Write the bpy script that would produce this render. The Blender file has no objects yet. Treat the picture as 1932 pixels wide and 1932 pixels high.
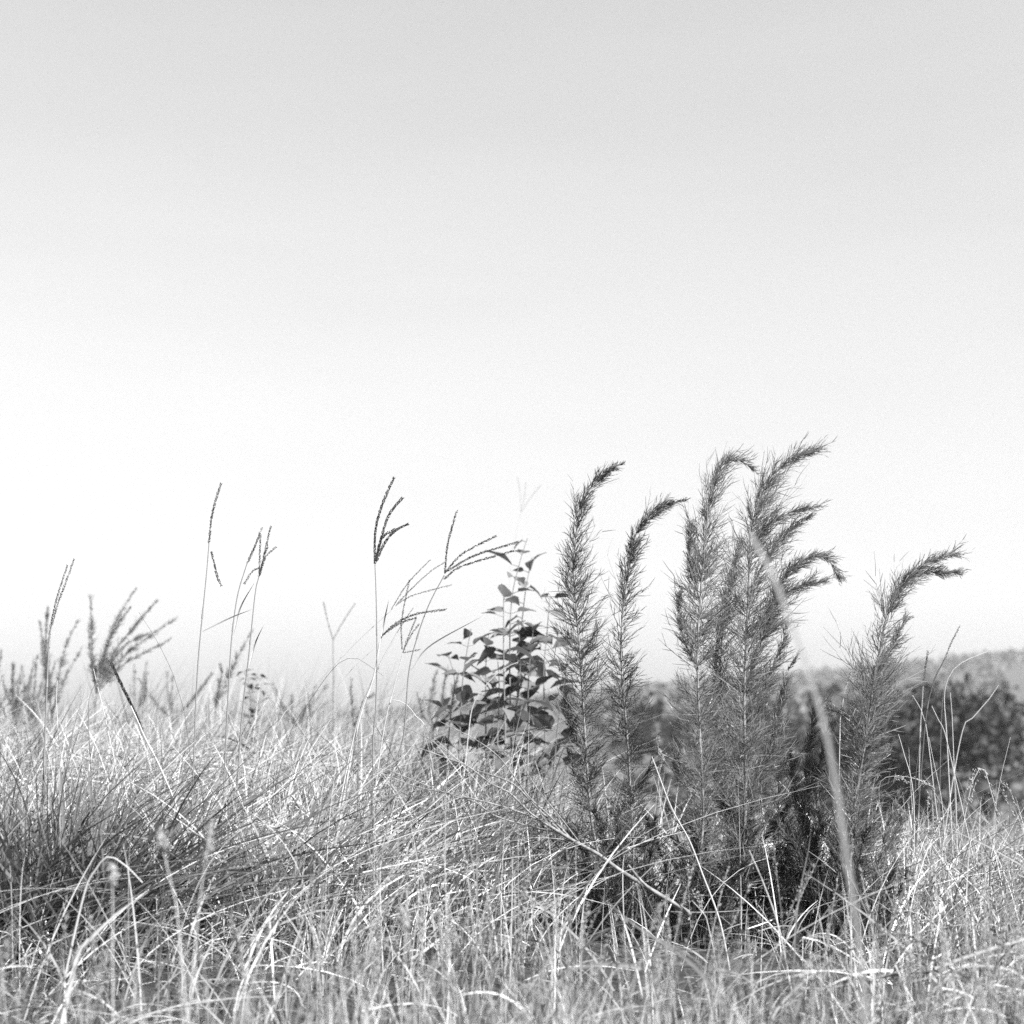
import bpy, math, random
import numpy as np
from mathutils import Vector, Matrix, Quaternion

random.seed(7)
RNG = np.random.default_rng(11)
SC = bpy.context.scene
COL = SC.collection
R = math.radians

# ------------------------------------------------------------------ camera
F = 2758.0                     # focal length in pixels of a 1932 px wide picture
PITCH = math.atan((1335 - 966) / F)
CAMZ = 0.75
cam_d = bpy.data.cameras.new('camera')
cam = bpy.data.objects.new('camera', cam_d)
COL.objects.link(cam)
cam.location = (0, 0, CAMZ)
cam.rotation_euler = (math.pi / 2 + PITCH, 0, 0)
cam_d.sensor_width = 56.0
cam_d.sensor_fit = 'HORIZONTAL'
cam_d.lens = 56.0 * F / 1932.0
cam_d.clip_start = 0.05
cam_d.clip_end = 6000
cam_d.dof.use_dof = True
cam_d.dof.focus_distance = 4.62
cam_d.dof.aperture_fstop = 3.7
cam_d.dof.aperture_blades = 5
SC.camera = cam

# ------------------------------------------------------------------ sky, sun, exposure
SUN_AZ, SUN_EL = 126.0, 43.0        # degrees clockwise from +Y (the view direction), degrees up
world = bpy.data.worlds.new('World')
SC.world = world
world.use_nodes = True
wn = world.node_tree
wn.nodes.clear()
sky = wn.nodes.new('ShaderNodeTexSky')
sky.sky_type = 'NISHITA'
sky.sun_disc = False
sky.sun_elevation = R(SUN_EL)
sky.sun_rotation = R(SUN_AZ)
sky.air_density = 2.4
sky.dust_density = 1.0
bw = wn.nodes.new('ShaderNodeVectorMath')      # black and white film: one grey value, most sensitive to blue
bw.operation = 'DOT_PRODUCT'
bw.inputs[1].default_value = (.28, .20, .52)
bg = wn.nodes.new('ShaderNodeBackground')
bg.inputs['Strength'].default_value = 0.056
wo = wn.nodes.new('ShaderNodeOutputWorld')
wn.links.new(sky.outputs[0], bw.inputs[0])
tc = wn.nodes.new('ShaderNodeTexCoord')
mp = wn.nodes.new('ShaderNodeMapping')
mp.inputs['Rotation'].default_value = (0, R(24), 0)
mp.inputs['Scale'].default_value = (1.2, 1.2, 7)
cn = wn.nodes.new('ShaderNodeTexNoise')                # very faint streaks of high cloud
cn.inputs['Scale'].default_value = 2.2
cn.inputs['Detail'].default_value = 4
cm = wn.nodes.new('ShaderNodeMapRange')
cm.inputs['From Min'].default_value = .35
cm.inputs['From Max'].default_value = .65
cm.inputs['To Min'].default_value = .975
cm.inputs['To Max'].default_value = 1.025
cx = wn.nodes.new('ShaderNodeMath')
cx.operation = 'MULTIPLY'
wn.links.new(tc.outputs['Generated'], mp.inputs['Vector'])
wn.links.new(mp.outputs[0], cn.inputs['Vector'])
wn.links.new(cn.outputs['Fac'], cm.inputs['Value'])
wn.links.new(bw.outputs['Value'], cx.inputs[0])
wn.links.new(cm.outputs[0], cx.inputs[1])
wn.links.new(cx.outputs[0], bg.inputs['Color'])
wn.links.new(bg.outputs[0], wo.inputs['Surface'])

sun_d = bpy.data.lights.new('sun', 'SUN')
sun_d.energy = 5.0
sun_d.angle = R(0.5)
sun_d.color = (1.0, 1.0, 1.0)
sun = bpy.data.objects.new('sun', sun_d)
COL.objects.link(sun)
to_sun = Vector((math.sin(R(SUN_AZ)) * math.cos(R(SUN_EL)), math.cos(R(SUN_AZ)) * math.cos(R(SUN_EL)), math.sin(R(SUN_EL))))
sun.rotation_euler = to_sun.to_track_quat('Z', 'Y').to_euler()
sun.location = (6, -4, 12)

vs = SC.view_settings
vs.view_transform = 'Standard'
vs.look = 'None'
vs.gamma = 1.0
vs.use_curve_mapping = False
vs.exposure = 1.65
SC.cycles.use_denoising = False
SC.cycles.max_bounces = 6
SC.cycles.diffuse_bounces = 2
SC.cycles.transmission_bounces = 4
SC.cycles.volume_bounces = 1

# ------------------------------------------------------------------ helpers
CT, ST = math.cos(PITCH), math.sin(PITCH)


def at(px, py, D):
    """world point seen at picture pixel (1932 scale) at distance D along +Y"""
    x = (px - 966) / F
    y = -(py - 966) / F
    d = np.array([x, CT - y * ST, ST + y * CT])
    return np.array([0, 0, CAMZ]) + d * (D / d[1])


def c1(x, y): return (x * .28, 850 + y * .28)
def c2(x, y): return (502.3 + x * .28, 850 + y * .28)
def c4(x, y): return (1391 + x * .28, 850 + y * .28)
def c5(x, y): return (x * .28, 1391 + y * .28)
def c6(x, y): return (463.7 + x * .28, 1391 + y * .28)
def c7(x, y): return (927.4 + x * .28, 1391 + y * .28)
def c8(x, y): return (1391 + x * .28, 1391 + y * .28)


def nrm(v):
    return v / np.maximum(np.linalg.norm(v, axis=-1, keepdims=True), 1e-9)


class MB:
    """collects vertices, triangles and quads of one mesh"""

    def __init__(self):
        self.v, self.t, self.q, self.n = [], [], [], 0

    def add(self, v, tris=None, quads=None):
        v = np.asarray(v, dtype=np.float64).reshape(-1, 3)
        if tris is not None and len(tris):
            self.t.append(np.asarray(tris).reshape(-1, 3) + self.n)
        if quads is not None and len(quads):
            self.q.append(np.asarray(quads).reshape(-1, 4) + self.n)
        self.v.append(v)
        self.n += len(v)

    def mesh(self, name, origin=(0, 0, 0), smooth=False):
        v = np.concatenate(self.v) - np.asarray(origin)
        t = np.concatenate(self.t) if self.t else np.zeros((0, 3), int)
        q = np.concatenate(self.q) if self.q else np.zeros((0, 4), int)
        me = bpy.data.meshes.new(name)
        me.vertices.add(len(v))
        me.vertices.foreach_set('co', v.astype(np.float32).ravel())
        me.loops.add(t.size + q.size)
        me.loops.foreach_set('vertex_index', np.concatenate([t.ravel(), q.ravel()]).astype(np.int32))
        me.polygons.add(len(t) + len(q))
        st = np.concatenate([np.arange(len(t)) * 3, t.size + np.arange(len(q)) * 4]).astype(np.int32)
        me.polygons.foreach_set('loop_start', st)
        if smooth:
            me.polygons.foreach_set('use_smooth', np.ones(len(t) + len(q), dtype=bool))
        me.update(calc_edges=True)
        return me

    # --- one tube along a path
    def tube(self, pts, rad, sides=5):
        pts = np.asarray(pts, float)
        n = len(pts)
        rad = np.broadcast_to(np.asarray(rad, float), (n,)) if np.ndim(rad) else np.full(n, rad)
        tan = nrm(np.gradient(pts, axis=0))
        ref = np.array([0.13, -0.99, 0.05])
        a = nrm(np.cross(tan, ref))
        b = np.cross(tan, a)
        ang = np.arange(sides) / sides * 2 * math.pi
        ring = pts[:, None] + rad[:, None, None] * (np.cos(ang)[None, :, None] * a[:, None] + np.sin(ang)[None, :, None] * b[:, None])
        i = np.arange(n - 1)[:, None] * sides
        j = np.arange(sides)[None]
        k = (j + 1) % sides
        quads = np.stack([i + j, i + k, i + sides + k, i + sides + j], -1).reshape(-1, 4)
        self.add(ring.reshape(-1, 3), None, quads)

    # --- flat folded blade along a path (width in metres, face toward -Y by default)
    def blade(self, pts, w, face=(0.2, -0.9, 0.35), fold=0.25):
        pts = np.asarray(pts, float)
        n = len(pts)
        tan = nrm(np.gradient(pts, axis=0))
        side = nrm(np.cross(tan, np.asarray(face, float)))
        nor = np.cross(side, tan)
        w = np.broadcast_to(np.asarray(w, float), (n,))
        rows = np.stack([pts - side * w[:, None] / 2 + nor * w[:, None] * fold, pts, pts + side * w[:, None] / 2 + nor * w[:, None] * fold], 1)
        i = np.arange(n - 1)[:, None] * 3
        j = np.arange(2)[None]
        quads = np.stack([i + j, i + j + 1, i + 3 + j + 1, i + 3 + j], -1).reshape(-1, 4)
        self.add(rows.reshape(-1, 3), None, quads)

    # --- many curved strands at once: ribbons (sides=2) or three-sided threads
    def strands(self, base, d0, bend, L, w, segs=3, sides=2, taper=0.15, belly=0.0):
        N = len(base)
        if N == 0:
            return None
        t = np.linspace(0, 1, segs + 1)
        L = np.broadcast_to(np.asarray(L, float), (N,))
        w = np.broadcast_to(np.asarray(w, float), (N,))
        c = base[:, None] + L[:, None, None] * (d0[:, None] * t[None, :, None] + bend[:, None] * (t ** 2)[None, :, None])
        tan = nrm(d0[:, None] + 2 * bend[:, None] * t[None, :, None])
        rnd = nrm(RNG.normal(size=(N, 3)))[:, None]
        a = nrm(np.cross(tan, rnd))
        prof = (1 - t ** 2.4 * (1 - taper)) * (.75 + .25 * np.minimum(1, t * 4)) + belly * np.sin(t * math.pi)
        hw = 0.5 * w[:, None, None] * prof[None, :, None]
        if sides == 2:
            v = np.stack([c - a * hw, c + a * hw], 2)
            i = np.arange(segs)
            q = np.stack([i * 2, i * 2 + 1, i * 2 + 3, i * 2 + 2], -1)
            stride = (segs + 1) * 2
        else:
            b = np.cross(tan, a)
            v = np.stack([c + hw * (math.cos(k * 2.0944) * a + math.sin(k * 2.0944) * b) for k in range(3)], 2)
            i = np.arange(segs)[:, None] * 3
            j = np.arange(3)[None]
            k = (j + 1) % 3
            q = np.stack([i + j, i + k, i + 3 + k, i + 3 + j], -1).reshape(-1, 4)
            stride = (segs + 1) * 3
        quads = (np.arange(N) * stride)[:, None, None] + q[None]
        self.add(v.reshape(-1, 3), None, quads.reshape(-1, 4))
        return c

    # --- many small pointed grains (stretched octahedra)
    def grains(self, cen, axis, length, width):
        N = len(cen)
        if N == 0:
            return
        length = np.broadcast_to(np.asarray(length, float), (N,))[:, None]
        width = np.broadcast_to(np.asarray(width, float), (N,))[:, None]
        axis = nrm(axis)
        a = nrm(np.cross(axis, nrm(RNG.normal(size=(N, 3)))))
        b = np.cross(axis, a)
        v = np.stack([cen - axis * length * .5, cen + a * width * .5, cen + b * width * .5, cen - a * width * .5, cen - b * width * .5, cen + axis * length * .5], 1)
        f = np.array([[0, 2, 1], [0, 3, 2], [0, 4, 3], [0, 1, 4], [5, 1, 2], [5, 2, 3], [5, 3, 4], [5, 4, 1]])
        tr = (np.arange(N) * 6)[:, None, None] + f[None]
        self.add(v.reshape(-1, 3), tr.reshape(-1, 3))

    # --- many loose leaf facets
    def facets(self, cen, nor, size):
        N = len(cen)
        size = np.broadcast_to(np.asarray(size, float), (N,))[:, None]
        nor = nrm(nor)
        a = nrm(np.cross(nor, nrm(RNG.normal(size=(N, 3)))))
        b = np.cross(nor, a)
        e = RNG.uniform(.45, .8, (N, 1))
        v = np.stack([cen - a * size, cen + b * size * e + nor * size * .15, cen + a * size, cen - b * size * e + nor * size * .15], 1)
        q = (np.arange(N) * 4)[:, None] + np.arange(4)[None]
        self.add(v.reshape(-1, 3), None, q)


def smooth_path(pts, n=24):
    """Catmull-Rom through the points, resampled by arc length"""
    p = np.asarray(pts, float)
    if len(p) == 2:
        return p[0] + (p[1] - p[0]) * np.linspace(0, 1, n)[:, None]
    e = np.concatenate([[2 * p[0] - p[1]], p, [2 * p[-1] - p[-2]]])
    out = []
    for i in range(len(p) - 1):
        a, b, c, d = e[i:i + 4]
        for t in np.linspace(0, 1, 10, endpoint=False):
            out.append(.5 * (2 * b + (c - a) * t + (2 * a - 5 * b + 4 * c - d) * t ** 2 + (3 * b - a - 3 * c + d) * t ** 3))
    out.append(p[-1])
    out = np.array(out)
    s = np.concatenate([[0], np.cumsum(np.linalg.norm(np.diff(out, axis=0), axis=1))])
    u = np.linspace(0, s[-1], n)
    return np.stack([np.interp(u, s, out[:, k]) for k in range(3)], 1)


def link(name, mb, mat, parent=None, smooth=False, kind=None):
    org = parent['_o'] if parent is not None and '_o' in parent else (0, 0, 0)
    o = bpy.data.objects.new(name, mb.mesh(name, org, smooth))
    o.data.materials.append(mat)
    COL.objects.link(o)
    if parent is not None:
        o.parent = parent
        if '_o' in parent:
            o['_o'] = list(org)
    if kind:
        o['kind'] = kind
    return o


def thing(name, label, cat, loc, group=None):
    o = bpy.data.objects.new(name, None)
    o.empty_display_size = 0.1
    COL.objects.link(o)
    o.location = [float(c) for c in loc]
    o['_o'] = [float(c) for c in loc]
    tag(o, label, cat, group)
    return o


def tag(o, label, cat, group=None):
    o['label'] = label
    o['category'] = cat
    if group:
        o['group'] = group
    return o


def mesh_thing(name, mb, mat, label, cat, loc, group=None, smooth=False):
    o = bpy.data.objects.new(name, mb.mesh(name, loc, smooth))
    o.data.materials.append(mat)
    o.location = [float(c) for c in loc]
    COL.objects.link(o)
    return tag(o, label, cat, group)


# ------------------------------------------------------------------ materials (the photograph is black and white: greys)
def material(name, lo, hi, trans=0.3, rough=0.6, spec=0.25, per='island', noise=0.0, nscale=40.0):
    m = bpy.data.materials.new(name)
    m.use_nodes = True
    nt = m.node_tree
    nt.nodes.clear()
    out = nt.nodes.new('ShaderNodeOutputMaterial')
    if per == 'island':
        g = nt.nodes.new('ShaderNodeNewGeometry')
        src = g.outputs['Random Per Island']
    else:
        g = nt.nodes.new('ShaderNodeObjectInfo')
        src = g.outputs['Random']
    mr = nt.nodes.new('ShaderNodeMapRange')
    mr.inputs['To Min'].default_value = lo
    mr.inputs['To Max'].default_value = hi
    nt.links.new(src, mr.inputs['Value'])
    val = mr.outputs[0]
    if noise:
        tc = nt.nodes.new('ShaderNodeTexCoord')
        nz = nt.nodes.new('ShaderNodeTexNoise')
        nz.inputs['Scale'].default_value = nscale
        nz.inputs['Detail'].default_value = 5
        nt.links.new(tc.outputs['Object'], nz.inputs['Vector'])
        m2 = nt.nodes.new('ShaderNodeMapRange')
        m2.inputs['From Min'].default_value = .3
        m2.inputs['From Max'].default_value = .7
        m2.inputs['To Min'].default_value = 1 - noise
        m2.inputs['To Max'].default_value = 1 + noise
        nt.links.new(nz.outputs['Fac'], m2.inputs['Value'])
        mul = nt.nodes.new('ShaderNodeMath')
        mul.operation = 'MULTIPLY'
        nt.links.new(val, mul.inputs[0])
        nt.links.new(m2.outputs[0], mul.inputs[1])
        val = mul.outputs[0]
    p = nt.nodes.new('ShaderNodeBsdfPrincipled')
    p.inputs['Roughness'].default_value = rough
    p.inputs['Specular IOR Level'].default_value = spec
    nt.links.new(val, p.inputs['Base Color'])
    if trans:
        tr = nt.nodes.new('ShaderNodeBsdfTranslucent')
        nt.links.new(val, tr.inputs['Color'])
        mx = nt.nodes.new('ShaderNodeMixShader')
        mx.inputs[0].default_value = trans
        nt.links.new(p.outputs[0], mx.inputs[1])
        nt.links.new(tr.outputs[0], mx.inputs[2])
        nt.links.new(mx.outputs[0], out.inputs['Surface'])
    else:
        nt.links.new(p.outputs[0], out.inputs['Surface'])
    return m


M = {
    'soil': material('soil_litter', .10, .12, 0, .9, .1, noise=.6, nscale=30),
    'dry': material('dry_grass', .05, .58, .08),
    'pale': material('pale_stalk', .36, .50, .2, .5, .3),
    'far': material('field_grass', .10, .40, .12),
    'green': material('green_blade', .05, .20, .2, .4, .5),
    'dark': material('tuft_blade', .03, .17, .12, .4, .5),
    'mixed': material('mixed_blade', .10, .44, .2, .4, .5),
    'tan': material('tan_blade', .17, .21, .2, .5, .3),
    'stem': material('green_stem', .12, .20, .1, .45, .4),
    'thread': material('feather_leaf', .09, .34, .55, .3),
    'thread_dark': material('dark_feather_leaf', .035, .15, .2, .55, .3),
    'fstem': material('fennel_stem', .13, .18, 0, .6, .3, noise=.4, nscale=60),
    'spike': material('seed_spike', .012, .05, .1, .7, .2),
    'mspike': material('pale_seed_spike', .04, .14, .2, .7, .2),
    'seed': material('bristle_seed', .22, .44, .3, .9, .05),
    'leaf': material('broad_leaf', .06, .18, .3, .45, .4, per='object', noise=.25, nscale=30),
    'withered': material('withered_thread', .03, .10, .1, .8, .1),
    'litter': material('dead_litter', .03, .24, .1, .9, .1),
    'wood': material('dead_wood', .12, .18, 0, .8, .2, noise=.5, nscale=80),
    'bark': material('tree_bark', .10, .14, 0, .9, .1, noise=.4, nscale=3),
    'crown': material('tree_leaves', .032, .04, .2, .6, .2),
    'forest': material('wood_leaves', .105, .13, .2, .7, .2),
}

# ------------------------------------------------------------------ the setting: ground and hill
PX = np.array([-1500, 0, 600, 1000, 1200, 1450, 1650, 1760, 1932, 2300, 3200.])
PY = np.array([1360, 1352, 1346, 1312, 1290, 1270, 1258, 1245, 1226, 1200, 1180.])


def hill_top(ax):
    """height above eye level, per metre of distance, of the far skyline at azimuth ax = x / y"""
    return (1335 - np.interp(966 + ax * F, PX, PY)) / F


def smoothstep(a, b, x):
    t = np.clip((x - a) / (b - a), 0, 1)
    return t * t * (3 - 2 * t)


def terrain(x, y):
    x, y = np.asarray(x, float), np.asarray(y, float)
    z = .03 * np.sin(x * 1.7 + .6) * np.cos(y * 1.3) * smoothstep(1, 3, y) + .055 * np.sin(x * 1.15 + y * .5 + 2.2) * smoothstep(5, 8, y)
    ax = x / np.maximum(y, 1)
    left = np.interp(ax, [-.14, .0, .045, .1], [1, .8, .25, 0])          # a low rise on the left, a falling slope on the right
    rise = .36 * smoothstep(2.6, 7.5, y) + .06 * smoothstep(8, 13, y) - 5.2 * smoothstep(17, 70, y)
    fall = -4.6 * (1 - np.exp(-np.maximum(y - 5.6, 0) / 27)) - .6 * smoothstep(40, 75, y)
    z = z + left * rise + (1 - left) * fall
    top = hill_top(ax) * 950 - 7 + CAMZ
    z = z + (top + 5.2) * smoothstep(110, 950, y) ** 1.25
    z = z - 30 * smoothstep(1000, 1500, y)
    return z


gy = np.concatenate([np.linspace(-30, 0, 8)[:-1], np.linspace(0, 14, 57)[:-1], np.geomspace(14, 1600, 60)])
gu = np.concatenate([-np.geomspace(.02, 1.3, 34)[::-1], [0], np.geomspace(.02, 1.3, 34)])
gx = gu[None, :] * (np.maximum(gy, 0)[:, None] + 12)
gyy = np.repeat(gy[:, None], gx.shape[1], 1)
gz = terrain(gx, gyy)
g = MB()
nr, nc = gx.shape
i = np.arange(nr - 1)[:, None] * nc
j = np.arange(nc - 1)[None]
g.add(np.stack([gx, gyy, gz], -1).reshape(-1, 3), None, np.stack([i + j, i + j + 1, i + nc + j + 1, i + nc + j], -1).reshape(-1, 4))
ground = link('ground', g, None, smooth=True)
gm = bpy.data.materials.new('meadow_ground')
gm.use_nodes = True
nt = gm.node_tree
pb = nt.nodes['Principled BSDF']
pb.inputs['Roughness'].default_value = .95
pb.inputs['Specular IOR Level'].default_value = .1
geo = nt.nodes.new('ShaderNodeNewGeometry')
nz = nt.nodes.new('ShaderNodeTexNoise')
nz.inputs['Scale'].default_value = 9
nz.inputs['Detail'].default_value = 8
nt.links.new(geo.outputs['Position'], nz.inputs['Vector'])
sx = nt.nodes.new('ShaderNodeSeparateXYZ')
nt.links.new(geo.outputs['Position'], sx.inputs[0])
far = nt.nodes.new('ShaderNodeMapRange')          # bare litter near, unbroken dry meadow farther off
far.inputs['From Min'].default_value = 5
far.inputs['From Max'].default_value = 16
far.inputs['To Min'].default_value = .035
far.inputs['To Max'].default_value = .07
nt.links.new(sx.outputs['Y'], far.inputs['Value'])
mr = nt.nodes.new('ShaderNodeMapRange')
mr.inputs['From Min'].default_value = .3
mr.inputs['From Max'].default_value = .7
mr.inputs['To Min'].default_value = .5
mr.inputs['To Max'].default_value = 1.5
nt.links.new(nz.outputs['Fac'], mr.inputs['Value'])
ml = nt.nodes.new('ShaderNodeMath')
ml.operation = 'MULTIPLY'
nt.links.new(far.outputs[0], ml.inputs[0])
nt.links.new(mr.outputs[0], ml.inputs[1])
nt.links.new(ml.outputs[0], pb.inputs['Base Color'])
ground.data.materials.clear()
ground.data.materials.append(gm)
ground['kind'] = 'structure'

# ------------------------------------------------------------------ far wood and trees
def clump_points(n, rx, rz):
    """points through a crown: denser toward the outside, gathered in clumps"""
    k = max(5, n // 30)
    c = nrm(RNG.normal(size=(k, 3))) * RNG.uniform(.35, .9, (k, 1))
    p = c[RNG.integers(0, k, n)] + RNG.normal(size=(n, 3)) * .2
    p *= np.array([rx, rx, rz])
    return p


fw = MB()
n_near, n_far = 620, 2600
for cnt, y0, y1, nl in ((760, 62, 125, 80), (1500, 115, 330, 80), (n_far, 330, 1010, 20)):
    yy = np.sqrt(RNG.uniform(y0 ** 2, y1 ** 2, cnt))
    aa = RNG.uniform(-.5, .62, cnt)
    xx = aa * yy
    open_meadow = (aa > .335) & (yy < 620) & (yy > 60)
    keep = ~((yy < 330) & (aa < RNG.normal(.075, .012, cnt))) & ~open_meadow & ~((aa < -.02) & (yy < 600))
    xx, yy = xx[keep], yy[keep]
    zz = terrain(xx, yy)
    for x, y, z in zip(xx, yy, zz):
        h = (random.uniform(2.0, 4.6) if y < 115 else random.uniform(5.2, 7.6)) * (1.0 if random.random() < .97 else 1.2)
        p = clump_points(nl, h * .42, h * .5) + np.array([x, y, z + h * .52])
        fw.facets(p, RNG.normal(size=(nl, 3)) + np.array([0, 0, .5]), RNG.uniform(.9, 1.7, nl) * (.3 if y < 115 else .65 if y < 330 else .95))
fwo = link('distant_wood', fw, M['forest'], kind='stuff')
fwo['label'] = 'hazy out of focus wood covering the far hillside'


def tree(name, px, topy, D, rx, label, n=2600):
    x = at(px, 1335, D)[0]
    z0 = float(terrain(x, D))
    top = at(px, topy, D)[2]
    h = top - z0
    t = thing(name, label, 'tree', (x, D, z0), 'dark trees below the hill on the right')
    b = MB()
    b.tube(smooth_path([(x, D, z0 - .1), (x + .1, D, z0 + h * .3), (x - .1, D + .1, z0 + h * .8)], 8), np.linspace(.22, .05, 8) * h / 8, 7)
    for k in range(9):
        a = k * 2.4
        zz = z0 + h * (.22 + .06 * k)
        b.tube([(x, D, zz), (x + math.cos(a) * rx * .5, D + math.sin(a) * rx * .5, zz + h * .12)], [.06 * h / 8, .02], 5)
    link('trunk', b, M['bark'], t)
    c = MB()
    for k in range(7):
        a = k * 2.4
        rr = rx * (.55 if k else .2)
        cx, cy = math.cos(a) * rr, math.sin(a) * rr
        cz = z0 + h * (.38 + .36 * random.random()) if k else z0 + h * .72
        p = clump_points(n // 7, rx * .62, h * .27) + np.array([x + cx, D + cy, cz])
        p[:, 2] = np.minimum(p[:, 2], top + RNG.normal(size=len(p)) * .15)
        c.facets(p, RNG.normal(size=(len(p), 3)) + np.array([0, 0, .4]), RNG.uniform(.12, .3, len(p)) * h / 8)
    link('crown', c, M['crown'], t, kind='stuff')
    return t


tree('broad_tree', 1755, 1282, 62, 3.4, 'widest dark rounded tree behind the tall dry stalks at the right')
tree('broad_tree', 1862, 1290, 74, 2.5, 'narrow dark tree beside the pale meadow at the right edge')
tree('broad_tree', 1640, 1312, 68, 2.6, 'dark tree half hidden behind the feathery plant that curves right')
tree('broad_tree', 1480, 1345, 80, 2.2, 'low dark tree seen between the feathery stems')
tree('broad_tree', 1245, 1352, 88, 2.0, 'small grey tree in the gap between the two groups of feathery stems')


# ------------------------------------------------------------------ grass that nobody could count
def scatter(n, y0, y1, margin=.7, power=1.0):
    """points spread evenly through the strip of ground in view, with a margin beside it"""
    u = RNG.uniform(0, 1, n)
    y = (y0 ** (power + 1) + u * (y1 ** (power + 1) - y0 ** (power + 1))) ** (1 / (power + 1))
    x = RNG.uniform(-1, 1, n) * (y * .36 + margin)
    return x, y


def patch(x, y, s, seed):
    """smooth 0..1 patchiness"""
    r = np.random.default_rng(seed)
    v = 0
    for k in range(6):
        a, ph, f = r.uniform(0, 6.28), r.uniform(0, 6.28), s * r.uniform(.6, 1.8)
        v = v + np.sin((x * math.cos(a) + y * math.sin(a)) * f + ph)
    return 1 / (1 + np.exp(-2 * v))


def mass(name, mat, n, y0, y1, hmin, hmax, w, lean=.35, droop=.3, flat=0, power=.4, segs=3, pat=None, keep=None, wscale=0, label=None, wind=.25):
    mb = MB()
    x, y = scatter(n, y0, y1, power=power)
    if pat is not None:
        pv = patch(x, y, *pat)
        m = RNG.uniform(0, 1, n) < .12 + .88 * pv
        x, y = x[m], y[m]
    if keep is not None:
        m = keep(x, y)
        x, y = x[m], y[m]
    n = len(x)
    base = np.stack([x, y, terrain(x, y) - .01], 1)
    az = RNG.uniform(0, 6.283, n)
    ln = np.abs(RNG.normal(0, lean, n)) + flat
    d = nrm(np.stack([np.cos(az) * ln + wind * RNG.uniform(0, 1, n), np.sin(az) * ln, np.ones(n)], 1))
    hd = nrm(np.stack([np.cos(az) + wind * 2, np.sin(az), np.zeros(n)], 1))
    bend = hd * RNG.uniform(.0, droop, n)[:, None] + np.array([0, 0, -1]) * (RNG.uniform(0, droop, n) * .8)[:, None]
    L = RNG.uniform(hmin, hmax, n) * RNG.uniform(.7, 1.15, n)
    ww = w * np.minimum(np.exp(RNG.normal(-.25, .45, n)), 1.35) * (1 + wscale * np.maximum(y - 5, 0))
    mb.strands(base, d, bend, L, ww, segs=segs, sides=2, taper=.12)
    o = link(name, mb, mat, kind='stuff')
    if label:
        o['label'] = label
    return o


away_from_tuft = lambda x, y: RNG.uniform(0, 1, len(x)) > .96 * smoothstep(-.42, -.62, x) * np.exp(-np.abs((y - 3.6) / 1.0) ** 4)
not_dark_feet = lambda x, y: RNG.uniform(0, 1, len(x)) > .985 * np.exp(-(np.abs((x - .47) / .36) ** 3 + np.abs((y - 3.95) / .9) ** 3))

def thatch(name, mat, n, y0, y1, zmax, lmin, lmax, w, label, keep=None, seed=3):
    """dead stems and blades lying tangled over one another"""
    mb = MB()
    x, y = scatter(n, y0, y1, power=.4)
    pv = patch(x, y, 3.4, 8)
    m = RNG.uniform(0, 1, n) < .12 + .88 * pv
    if keep is not None:
        m &= keep(x, y)
    x, y, pv = x[m], y[m], pv[m]
    n = len(x)
    z = terrain(x, y) + RNG.uniform(0, 1, n) ** .8 * zmax * (.35 + .65 * pv)
    az = np.where(RNG.uniform(0, 1, n) < .5, RNG.normal(.2, .7, n), RNG.uniform(0, 6.283, n))
    d = nrm(np.stack([np.cos(az), np.sin(az), RNG.uniform(-.15, .75, n)], 1))
    bend = RNG.normal(size=(n, 3)) * .22 + np.array([0, 0, -.28])
    mb.strands(np.stack([x, y, z], 1), d, bend, RNG.uniform(lmin, lmax, n), w * np.minimum(np.exp(RNG.normal(-.2, .45, n)), 1.35), segs=5, sides=2, taper=.15)
    o = link(name, mb, M[mat], kind='stuff')
    o['label'] = label


thatch('matted_grass', 'dry', 6000, 1.9, 3.4, .10, .05, .18, .0028, 'matted dead grass across the foreground', lambda x, y: away_from_tuft(x, y) & not_dark_feet(x, y))
thatch('matted_grass', 'dry', 11000, 3.2, 7.5, .26, .08, .36, .0056, 'matted dead grass among the plants', lambda x, y: away_from_tuft(x, y) & not_dark_feet(x, y), 8)
thatch('ground_litter', 'litter', 17000, 1.7, 6.0, .05, .03, .15, .0034, 'dead leaf litter lying on the ground between the grass')
mass('upright_grass', M['dry'], 10500, 1.9, 4.2, .12, .38, .0027, lean=.3, droop=.2, power=.4, pat=(3.4, 8), label='upright dry grass stalks in the foreground', segs=5, wind=.12,
     keep=lambda x, y: away_from_tuft(x, y) & not_dark_feet(x, y))
mass('upright_grass', M['dry'], 8500, 4.0, 8, .25, .58, .0056, lean=.38, droop=.5, power=.3, pat=(3.4, 8), label='upright dry grass stalks around the plants', segs=6, wind=.15,
     keep=lambda x, y: away_from_tuft(x, y) & not_dark_feet(x, y))
mass('green_grass', M['mixed'], 3800, 3.4, 7, .25, .55, .0055, lean=.42, droop=.6, power=.3, pat=(2.6, 9), label='darker green grass blades among the dry grass', segs=7, wind=.12, keep=not_dark_feet)
mass('meadow_grass', M['far'], 34000, 5.5, 18, .18, .50, .0048, lean=.45, droop=.45, power=1.0, wscale=.06, pat=(1.1, 21), label='pale meadow grass behind the plants')
mass('meadow_edge_grass', M['far'], 14000, 14, 40, .25, .6, .009, lean=.4, droop=.4, power=1.0, wscale=.03, label='out of focus grass along the far edge of the meadow')


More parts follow.
